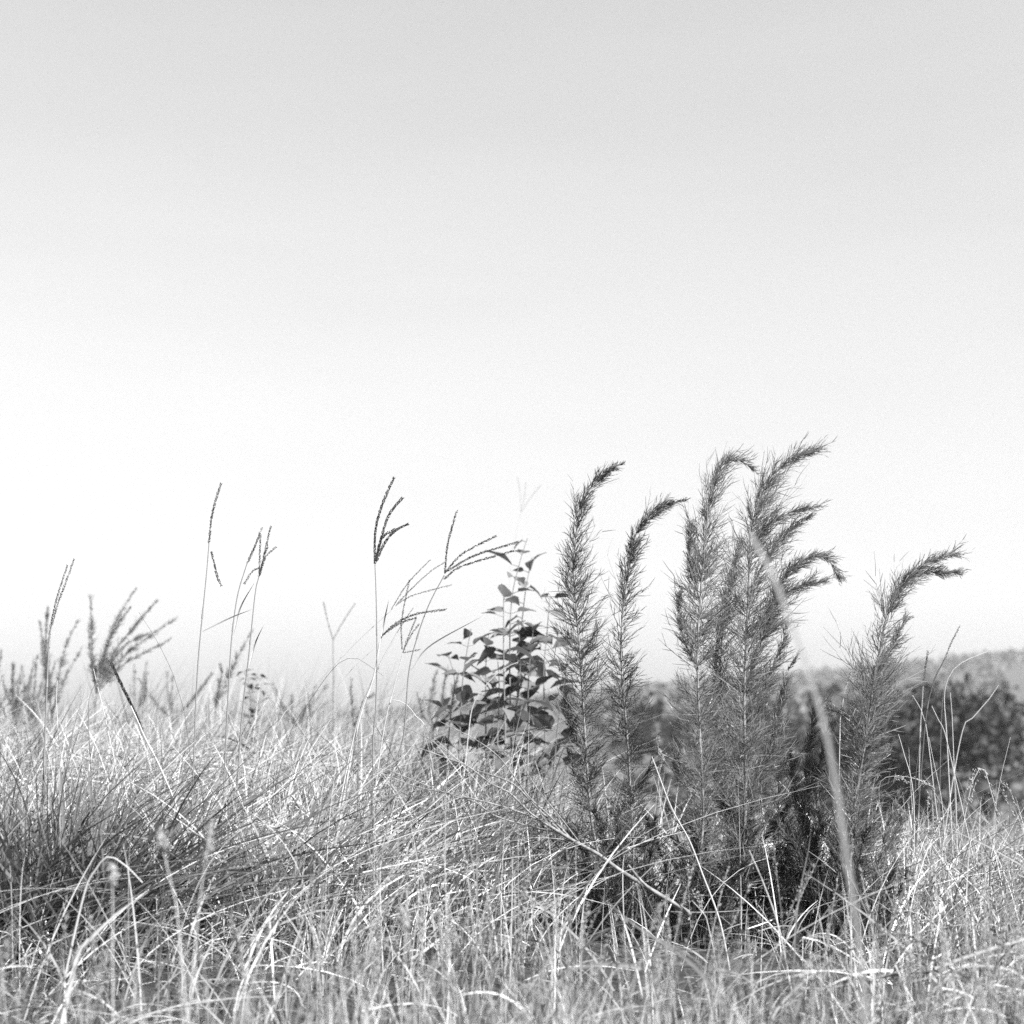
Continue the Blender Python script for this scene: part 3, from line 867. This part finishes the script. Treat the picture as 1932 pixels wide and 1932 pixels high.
# ------------------------------------------------------------------ feathery plants
def feathers(mb, path, t0, len_mid, len_tip, per_m, side_bias=.35, up=1.0, tipdense=1.1, th=.0021):
    """thread leaves round a stem: each leaf is a short rachis with forked threads"""
    s = np.concatenate([[0], np.cumsum(np.linalg.norm(np.diff(path, axis=0), axis=1))])
    LT = s[-1]
    n = int(LT * (1 - t0) * per_m)
    u = RNG.uniform(0, 1, n)
    u = t0 + (1 - t0) * (1 - (1 - u) ** tipdense if tipdense < 1 else u ** (1 / tipdense))
    gap = RNG.uniform(.018, .03)
    nn = max(3, int(LT * (1 - t0) / gap))
    wt = np.exp(RNG.normal(0, .42, nn)) * np.interp((1 - (np.arange(nn) + .5) / nn) * LT * (1 - t0), [.25, .7], [1, 1.2])                              # some nodes bushy, some nearly bare
    node = RNG.choice(nn, n, p=wt / wt.sum())
    tip = RNG.uniform(0, 1, n) < .18
    u = np.where(tip, u, t0 + (1 - t0) * (node + .5 + RNG.normal(0, .16, n)) / nn)
    u = np.clip(u, t0, .998)
    nsize = np.exp(RNG.normal(0, .28, nn))[node]
    p = np.stack([np.interp(u * LT, s, path[:, k]) for k in range(3)], 1)
    tg = nrm(np.gradient(path, axis=0))
    tan = nrm(np.stack([np.interp(u * LT, s, tg[:, k]) for k in range(3)], 1))
    a = nrm(np.cross(tan, np.array([.1, -1, .2])))
    b = np.cross(tan, a)
    az = RNG.uniform(0, 6.283, n)
    rad = np.cos(az)[:, None] * a + np.sin(az)[:, None] * b
    rem = np.clip((1 - u) * LT / .35, 0, 1)                        # 0 at the tip
    low_ = np.clip(((1 - u) * LT - .30) / .35, 0, 1)
    Lf = (len_tip + (len_mid - len_tip) * rem ** .8) * RNG.uniform(.55, 1.2, n) * np.where(tip, 1, nsize) * (1 + .12 * low_)
    low = np.clip(((1 - u) * LT - .30) / .35, 0, 1)                    # 1 well below the tip
    open_ = .36 + .42 * rem + .35 * low
    wind = np.array([1.0, 0, 0]) * side_bias
    d0 = nrm(tan * (up * (.95 - .4 * low))[:, None] + rad * open_[:, None] + wind * (.4 - .3 * low)[:, None])
    bend = tan * (.12 + .12 * low)[:, None] + wind * (.45 - .35 * low)[:, None] * RNG.uniform(.2, 1.2, n)[:, None] + np.array([0, 0, .06]) + np.clip(RNG.normal(size=(n, 3)), -1.6, 1.6) * .15
    mb.strands(p, d0, bend, Lf, th * 1.15, segs=4, sides=2, taper=.35)
    K = 6
    t = (np.arange(K) + .6) / (K + .4)
    t = np.clip(t[None] + RNG.normal(0, .06, (n, K)), .12, .97)
    q = p[:, None] + Lf[:, None, None] * (d0[:, None] * t[..., None] + bend[:, None] * (t ** 2)[..., None])
    dl = nrm(d0[:, None] + 2 * bend[:, None] * t[..., None])
    rd = nrm(RNG.normal(size=(n, K, 3)))
    sd = nrm(rd - (rd * dl).sum(-1, keepdims=True) * dl)
    dd = nrm(dl * .95 + sd * .62)
    bb = dl * .16 + wind * .14 + np.clip(RNG.normal(size=(n, K, 3)), -1.7, 1.7) * .15
    LL = Lf[:, None] * RNG.uniform(.28, .62, (n, K)) * (1.15 - .5 * t)
    mb.strands(q.reshape(-1, 3), dd.reshape(-1, 3), bb.reshape(-1, 3), LL.ravel(), th, segs=3, sides=2, taper=.35)


def fennel(label, pts, D, shoots=(), t0=.1, len_mid=.085, len_tip=.022, per_m=330, r=.0042, name='feathery_plant', group='tall feathery plants', th=.0021, bias=.35, wob=.05, mat='thread'):
    path = smooth_path(grounded(pts, D) if np.ndim(D) == 0 else to_world(pts, D), 60)
    path = path + np.stack([0 * path[:, 0], wob * np.sin(np.linspace(0, 2.5, 60) + D * 9), 0 * path[:, 0]], 1)
    t = thing(name, label, 'feathery plant', path[0], group)
    mb = MB()
    mb.tube(path, np.concatenate([np.linspace(r * 1.2, r * .6, 45), np.linspace(r * .58, r * .15, 15)]), 7)
    link('stem', mb, M['fstem'], t, smooth=True)
    mb = MB()
    feathers(mb, path, t0, len_mid * .92, len_tip * .8, per_m * 1.2, bias, th=th)
    link('foliage', mb, M[mat], t, kind='stuff')
    for sh in shoots:
        sp = smooth_path(to_world(sh, D), 30)
        sp = sp + np.stack([0 * sp[:, 0], np.linspace(0, random.uniform(-.07, .07), 30), 0 * sp[:, 0]], 1)
        mb = MB()
        mb.tube(sp, np.linspace(r * .45, r * .12, 30), 5)
        feathers(mb, sp, .05, len_mid * .75, len_tip * .85, per_m * .95, bias, th=th)
        link('side_shoot', mb, M[mat], t, kind='stuff')
    mb = MB()                                                     # dead broken stalks and withered threads round the foot
    f = path[0]
    for k in range(9):
        a = random.uniform(0, 6.28)
        q = np.array([f[0] + .08 * math.cos(a), f[1] + .08 * math.sin(a), f[2]])
        h = random.uniform(.16, .44)
        w = smooth_path([q, q + np.array([.12 * math.cos(a) * h, .12 * math.sin(a) * h, h * .6]), q + np.array([.4 * math.cos(a) * h, .3 * math.sin(a) * h, h])], 14)
        mb.tube(w, np.linspace(.0036, .0014, 14), 5)
        feathers(mb, w, .15, .055, .03, 280, .05, th=.0019)
    link('dead_stalks', mb, M['withered'], t, kind='stuff')
    return t


fennel('feathery plant standing farthest left with a slim pointed tip bent right',
       [(1150, 1700), (1120, 1580), (1110, 1500), (1103, 1400), (1097, 1300), (1092, 1220), (1085, 1140), (1082, 1060), (1090, 985), (1106, 935), (1138, 895), (1178, 872)], 4.62,
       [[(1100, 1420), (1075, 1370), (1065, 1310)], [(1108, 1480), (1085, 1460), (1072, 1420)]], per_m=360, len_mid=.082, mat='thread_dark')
fennel('second feathery plant from the left, drooping its thin tip to the right',
       [(1190, 1720), (1192, 1600), (1186, 1470), (1180, 1370), (1172, 1280), (1172, 1180), (1184, 1090), (1196, 1020), (1214, 985), (1247, 956), (1292, 941)], 4.66,
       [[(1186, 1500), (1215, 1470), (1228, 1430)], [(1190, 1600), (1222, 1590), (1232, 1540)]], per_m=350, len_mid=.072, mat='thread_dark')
fennel('third feathery plant from the left, its bushy tip curled right at full height',
       [(1305, 1730), (1322, 1560), (1320, 1450), (1315, 1350), (1312, 1230), (1318, 1130), (1326, 1040), (1336, 950), (1347, 905), (1366, 874), (1392, 868), (1415, 882)], 4.6,
       [[(1312, 1250), (1290, 1200), (1282, 1130)], [(1318, 1500), (1285, 1470), (1275, 1420)], [(1318, 1130), (1302, 1060), (1298, 990)]], per_m=400, len_mid=.095, len_tip=.04)
fennel('highest feathery plant with three long plumes streaming right',
       [(1392, 1740), (1400, 1560), (1402, 1450), (1400, 1330), (1405, 1200), (1410, 1120), (1415, 1020), (1430, 950), (1458, 897), (1497, 864), (1540, 849)], 4.65,
       [[(1412, 1060), (1440, 1000), (1480, 972), (1540, 958)], [(1415, 1110), (1450, 1050), (1490, 1000), (1528, 975)],
        [(1412, 1230), (1450, 1150), (1480, 1085), (1520, 1055), (1556, 1055), (1577, 1090)], [(1425, 1200), (1470, 1130), (1510, 1106), (1550, 1100)],
        [(1402, 1400), (1440, 1300), (1470, 1230), (1482, 1180)], [(1402, 1330), (1430, 1230), (1455, 1150), (1470, 1100)], [(1402, 1520), (1440, 1440), (1462, 1350), (1472, 1290)]],
       per_m=430, len_mid=.10, len_tip=.035, r=.005)
fennel('leafy feathery stem squeezed between the third and the highest plant',
       [(1365, 1740), (1372, 1560), (1368, 1400), (1362, 1260), (1372, 1150), (1388, 1080), (1402, 1020)], 4.78, [[(1366, 1350), (1350, 1270), (1352, 1190)]], per_m=380, len_mid=.09, len_tip=.04, bias=.25)
fennel('thin feathery stem with a small dark tip right of the main clump',
       [(1465, 1740), (1466, 1600), (1470, 1450), (1474, 1340), (1488, 1275), (1511, 1234)], 4.75, [], per_m=300, len_mid=.06, len_tip=.02, r=.003)
fennel('short feathery plant with a dark dense crown in the gap beside the right curved plant',
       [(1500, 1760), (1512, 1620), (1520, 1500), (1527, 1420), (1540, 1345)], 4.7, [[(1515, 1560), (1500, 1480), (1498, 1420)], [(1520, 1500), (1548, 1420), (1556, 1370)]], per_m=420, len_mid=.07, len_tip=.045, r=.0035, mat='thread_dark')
fennel('rightmost tall feathery plant with a thick plume curving over to the right',
       [(1572, 1740), (1592, 1600), (1612, 1480), (1630, 1370), (1640, 1300), (1654, 1230), (1672, 1155), (1702, 1098), (1745, 1064), (1795, 1044)], 4.6,
       [[(1700, 1105), (1740, 1080), (1780, 1078), (1815, 1078)], [(1628, 1380), (1590, 1350), (1555, 1335)], [(1640, 1300), (1676, 1230), (1702, 1170)], [(1622, 1420), (1660, 1370), (1690, 1320)], [(1612, 1480), (1640, 1440), (1668, 1420)]],
       per_m=460, len_mid=.088, len_tip=.035, r=.0045)
fennel('small feathery shoot lowest at the right of the clump',
       [(1640, 1740), (1648, 1650), (1664, 1570), (1690, 1500)], 4.5, [[(1650, 1640), (1680, 1590), (1700, 1540)]], per_m=420, len_mid=.06, len_tip=.035, t0=.1, r=.003)
fennel('low feathery shoot before the foot of the curved right plant',
       [(1590, 1760), (1585, 1650), (1575, 1560), (1572, 1500)], 4.55, [[(1585, 1650), (1605, 1590), (1612, 1540)], [(1580, 1620), (1555, 1570), (1545, 1530)]], per_m=380, len_mid=.065, len_tip=.04, t0=.1, r=.003)

# out of focus weeds of the same kind farther out on the left
def far_weed(label, foot, D, plumes, len_mid=.036, per_m=300, th=.0022):
    f = at(*foot, D)
    f[2] = float(terrain(f[0], f[1]))
    t = thing('feathery_weed', label, 'weed', f, 'out of focus weeds on the left')
    for pl in plumes:
        p = smooth_path(to_world([foot] + pl, D), 26)
        p = p + np.stack([0 * p[:, 0], np.linspace(0, random.uniform(-.25, .25), 26), 0 * p[:, 0]], 1)
        mb = MB()
        mb.tube(p, np.linspace(.005, .0015, 26), 5)
        feathers(mb, p, .15, len_mid, .02, per_m, .12, th=th)
        link('shoot', mb, M['thread'], t, kind='stuff')
    mb = MB()
    mb.tube(smooth_path([f, at(*foot, D)], 5), [.008, .008, .008, .007, .006], 6)
    link('stem', mb, M['fstem'], t)
    return t


far_weed('blurred dark weed with many plumes fanned to the right, left of the hooked stem', (182, 1310), 8.8, [
    P(c1, (580, 1380), (545, 1210)), P(c1, (622, 1400), (612, 1200), (598, 990)), P(c1, (690, 1400), (755, 1150), (880, 915)), P(c1, (720, 1350), (810, 1180), (900, 1060)),
    P(c1, (760, 1380), (900, 1200), (1060, 1020)), P(c1, (780, 1410), (950, 1250), (1130, 1110)), P(c1, (790, 1460), (900, 1380), (1100, 1270)), P(c1, (740, 1430), (840, 1300), (980, 1230)),
    P(c1, (680, 1480), (720, 1440), (770, 1410))])
far_weed('blurred dark weed with upright shoots behind the leftmost finger grass', (98, 1350), 9.2, [
    P(c1, (300, 1450), (270, 1250), (245, 1150)), P(c1, (350, 1450), (370, 1250), (400, 1080)), P(c1, (370, 1480), (400, 1280), (450, 1140)), P(c1, (390, 1560), (430, 1440), (480, 1320)),
    P(c1, (290, 1500), (255, 1400), (240, 1300)), P(c1, (340, 1500), (350, 1400), (330, 1300))])
far_weed('low blurred weed at the left edge of the meadow', (28, 1370), 9.6, [
    P(c1, (60, 1650), (40, 1500), (20, 1440)), P(c1, (110, 1650), (130, 1520), (150, 1450)), P(c1, (90, 1650), (90, 1540), (85, 1460)), P(c1, (150, 1680), (190, 1560), (210, 1490)), P(c1, (20, 1700), (-10, 1560), (-40, 1480))])
far_weed('blurred weed with one slanting plume behind the stalk of five fingers', (406, 1345), 8.3, [
    P(c1, (1480, 1640), (1560, 1420), (1650, 1210)), P(c1, (1470, 1640), (1500, 1520), (1490, 1440)), P(c1, (1440, 1700), (1450, 1620), (1430, 1540))])
far_weed('small blurred weed of thin shoots in the middle of the left meadow', (262, 1335), 10.5, [
    P(c1, (900, 1650), (890, 1520), (880, 1440)), P(c1, (960, 1650), (970, 1520), (985, 1430)), P(c1, (930, 1650), (935, 1550), (940, 1480)), P(c1, (990, 1660), (1010, 1560), (1030, 1500))], .035, 160)
far_weed('blurred dark shoots just left of the broad leaved plant', (818, 1375), 8.0, [
    P(c2, (1100, 1750), (1110, 1600), (1140, 1480)), P(c2, (1180, 1720), (1200, 1580), (1220, 1500)), P(c2, (1250, 1750), (1280, 1600), (1300, 1520)), P(c2, (1060, 1780), (1040, 1690), (1020, 1640))], .045)
far_weed('pair of blurred upright shoots behind the tall upright finger grass', (668, 1370), 9.0, [
    P(c2, (590, 1780), (590, 1650), (600, 1550)), P(c2, (640, 1760), (680, 1680), (740, 1650))], .035, 200)

wr = random.Random(5)
for (wx, wy, WD, ww, wh, wl) in ((60, 1385, 9.9, 55, 150, 'pale grey weed mass low between the two darkest blurred weeds'), (330, 1360, 10.8, 60, 95, 'low pale weed right of the fanned blurred weed'),
                             (560, 1370, 10.6, 55, 80, 'faint low weed below the letter V stalk'), (-25, 1375, 9.4, 45, 150, 'blurred weed cut by the left edge of the picture')):
    pls = []
    for k in range(9):
        dx = wr.uniform(-ww, ww)
        hh = wh * wr.uniform(.45, 1)
        pls.append([(wx + dx * .55, wy - hh * .5), (wx + dx + wr.uniform(0, 12), wy - hh)])
    far_weed(wl, (wx, wy), WD, pls, .032, 220, .0022)

# ------------------------------------------------------------------ plants with broad leaves
lf = MB()
nu = 7
for iu in range(nu):
    u = iu / (nu - 1)
    w = .31 * math.sin(min(1, u * 1.02) ** .62 * math.pi) ** 1.05 + .004
    zc = -.26 * u ** 2
    row = [(u, -w, zc + .07 * w / .3 + .02 * math.sin(u * 14)), (u, -w * .5, zc + .05 * w / .3), (u, 0, zc - .02), (u, w * .5, zc + .05 * w / .3), (u, w, zc + .07 * w / .3 - .02 * math.sin(u * 13))]
    lf.add(row)
lf.q.append(np.array([[a * 5 + b, a * 5 + b + 1, (a + 1) * 5 + b + 1, (a + 1) * 5 + b] for a in range(nu - 1) for b in range(4)]))
LEAF = lf.mesh('leaf', smooth=True)
LEAF.materials.append(M['leaf'])


def put_leaf(t, pos, az, tilt, roll, size):
    o = bpy.data.objects.new('leaf', LEAF)
    COL.objects.link(o)
    o.parent = t
    o.location = [float(c) for c in (np.asarray(pos) - np.asarray(t['_o']))]
    o.rotation_euler = (roll, tilt, az)
    o.scale = (size, size * random.uniform(.85, 1.15), size)


def leafy(label, stems, D, lmax=.11, gap=.07, name='broad_leaved_plant', extra=(), group=None, r=.005):
    first = smooth_path(grounded(stems[0], D), 30)
    t = thing(name, label, 'plant', first[0], group)
    mb = MB()
    for k, st in enumerate(stems):
        p = first if k == 0 else smooth_path(grounded(st, D + random.uniform(-.2, .2)), 30)
        mb.tube(p, np.linspace(r, r * .3, 30), 6)
        s = np.concatenate([[0], np.cumsum(np.linalg.norm(np.diff(p, axis=0), axis=1))])
        u = s[-1] * .35
        a = random.uniform(0, 3.1)
        while u < s[-1]:
            q = np.array([np.interp(u, s, p[:, c]) for c in range(3)])
            rem = (s[-1] - u) / s[-1]
            size = lmax * (.62 + .55 * rem) * random.uniform(.75, 1.1)
            size = min(size, lmax * 1.1)
            for half in (0, math.pi):
                if random.random() < .10:
                    continue
                ls = size * random.uniform(.6, 1.35)
                az = a + half + random.uniform(-.6, .6)
                pet = q + np.array([math.cos(az), math.sin(az), .35]) * size * .28
                mb.tube([q, pet], [.0016, .0012], 4)
                put_leaf(t, pet, az, random.uniform(-.75, .55), random.uniform(-.7, .7), ls)
            a += 1.57 + random.uniform(-.5, .5)
            u += gap * (.5 + .6 * rem) * random.uniform(.7, 1.5)
    link('stem', mb, M['stem'], t, smooth=True)
    return t


leafy('broad leaved plant with dark pointed leaves left of the feathery plants',
      [P(c2, (1650, 1900), (1640, 1400), (1655, 1000), (1710, 750), (1760, 590)), P(c2, (1880, 1900), (1870, 1500), (1890, 1250), (1910, 1000)),
       P(c2, (1310, 1800), (1330, 1500), (1380, 1200)), P(c2, (1480, 1800), (1480, 1450), (1500, 1230)), P(c2, (1560, 1900), (1570, 1600), (1560, 1420)), P(c2, (1760, 1900), (1770, 1500), (1800, 1200)), P(c2, (1960, 1900), (2010, 1550), (2040, 1330)), P(c2, (1240, 1800), (1270, 1560), (1230, 1380)), P(c2, (1680, 1900), (1710, 1500), (1700, 1150)), P(c2, (1610, 1900), (1600, 1400), (1600, 950)), P(c2, (1700, 1500), (1740, 1000), (1790, 720))],
      6.4, lmax=.15, gap=.09)
leafy('blurred small leafy weed beside the slanting plume on the left', [P(c1, (1690, 1760), (1670, 1560), (1640, 1480)), P(c1, (1740, 1760), (1760, 1580), (1730, 1500))], 8.4, lmax=.07, gap=.05, name='leafy_weed', r=.003)

# ------------------------------------------------------------------ dead branch
bp = smooth_path(to_world(P(c7, (1330, 1190), (1210, 1110), (1080, 1030), (870, 900), (720, 790), (540, 690), (360, 580)), 4.4), 30)
t = thing('dead_branch', 'bare dead branch leaning left out of the feathery plants with long forked twigs', 'branch', bp[0])
mb = MB()
mb.tube(bp, np.linspace(.0075, .0042, 30), 8)
link('limb', mb, M['wood'], t, smooth=True)
tw = [
    P(c7, (540, 690), (380, 520), (250, 400), (90, 180), (0, 90)) + P(c6, (1520, 0), (1300, -110)),
    P(c7, (480, 650), (300, 470), (150, 320), (0, 260)) + P(c6, (1490, 200), (1200, 0), (1000, -90)),
    P(c7, (360, 580), (250, 500), (120, 370), (0, 310)) + P(c6, (1500, 190), (1350, 130), (1150, 60), (900, 10)),
    P(c7, (360, 580), (200, 510), (0, 450)) + P(c6, (1400, 390), (1150, 340), (900, 250), (700, 200)),
    P(c7, (450, 645), (250, 600), (20, 530)) + P(c6, (1550, 440), (1380, 390), (1100, 280), (880, 190)),
    P(c7, (420, 620), (330, 510), (280, 340), (240, 230), (228, 180)),
    P(c7, (300, 360), (320, 470), (345, 545)),
    P(c7, (600, 720), (480, 560), (350, 400), (250, 250), (180, 60)),
    P(c7, (640, 740), (500, 690), (300, 670), (130, 690)),
    P(c7, (475, 620), (468, 580), (455, 545)),
    P(c7, (200, 260), (240, 250), (275, 240)),
]
for k, w in enumerate(tw):
    p = smooth_path(to_world(w, 4.4, .02), 24)
    p = p + np.stack([0 * p[:, 0], np.linspace(0, .12 * math.sin(k * 2.3), 24), 0 * p[:, 0]], 1)
    mb = MB()
    mb.tube(p, np.linspace(.0033 if k < 5 else .0022, .0009, 24), 5)
    link('twig', mb, M['wood'], t, smooth=True)
p = smooth_path(to_world(P(c7, (690, 770), (560, 750), (430, 795), (300, 832), (150, 890), (0, 945), (-120, 985)), 4.45), 26)
mb = MB()
mb.tube(p, np.linspace(.0032, .0015, 26), 6)
for k in range(6):
    i0 = 5 + k * 3
    mb.tube(smooth_path([p[i0], p[i0] + np.array([-.05, .02, .03 + .01 * k]), p[i0] + np.array([-.11, .03, .02 * (k % 3)])], 8), np.linspace(.0014, .0006, 8), 4)
mesh_thing('dark_stick', mb, M['spike'], 'thin dark twig lying level left of the foot of the first feathery plant', 'twig', p[0], smooth=True)
p = smooth_path(to_world(P(c7, (1330, 1180), (1230, 1120), (1080, 1030), (1000, 960), (920, 860)), 4.25), 20)
mb = MB()
mb.tube(p, np.linspace(.006, .0035, 20), 7)
mesh_thing('dark_stick', mb, M['wood'], 'thick short stick in the shade between the feathery stems', 'twig', p[0], smooth=True)

# ------------------------------------------------------------------ haze
hb = MB()
X0, X1, Y0, Y1, Z0, Z1 = -2200, 2200, -60, 1700, -60, 150
hb.add([(x, y, z) for x in (X0, X1) for y in (Y0, Y1) for z in (Z0, Z1)], None,
       [[0, 1, 3, 2], [4, 6, 7, 5], [0, 4, 5, 1], [2, 3, 7, 6], [0, 2, 6, 4], [1, 5, 7, 3]])
hm = bpy.data.materials.new('haze')
hm.use_nodes = True
hm.node_tree.nodes.clear()
ho = hm.node_tree.nodes.new('ShaderNodeOutputMaterial')
hv = hm.node_tree.nodes.new('ShaderNodeVolumePrincipled')
hv.inputs['Color'].default_value = (.95, .95, .95, 1)
hv.inputs['Density'].default_value = .00028
hv.inputs['Anisotropy'].default_value = .2
hm.node_tree.links.new(hv.outputs[0], ho.inputs['Volume'])
link('haze', hb, hm, kind='stuff')

for o in bpy.data.objects:
    if '_o' in o:
        del o['_o']
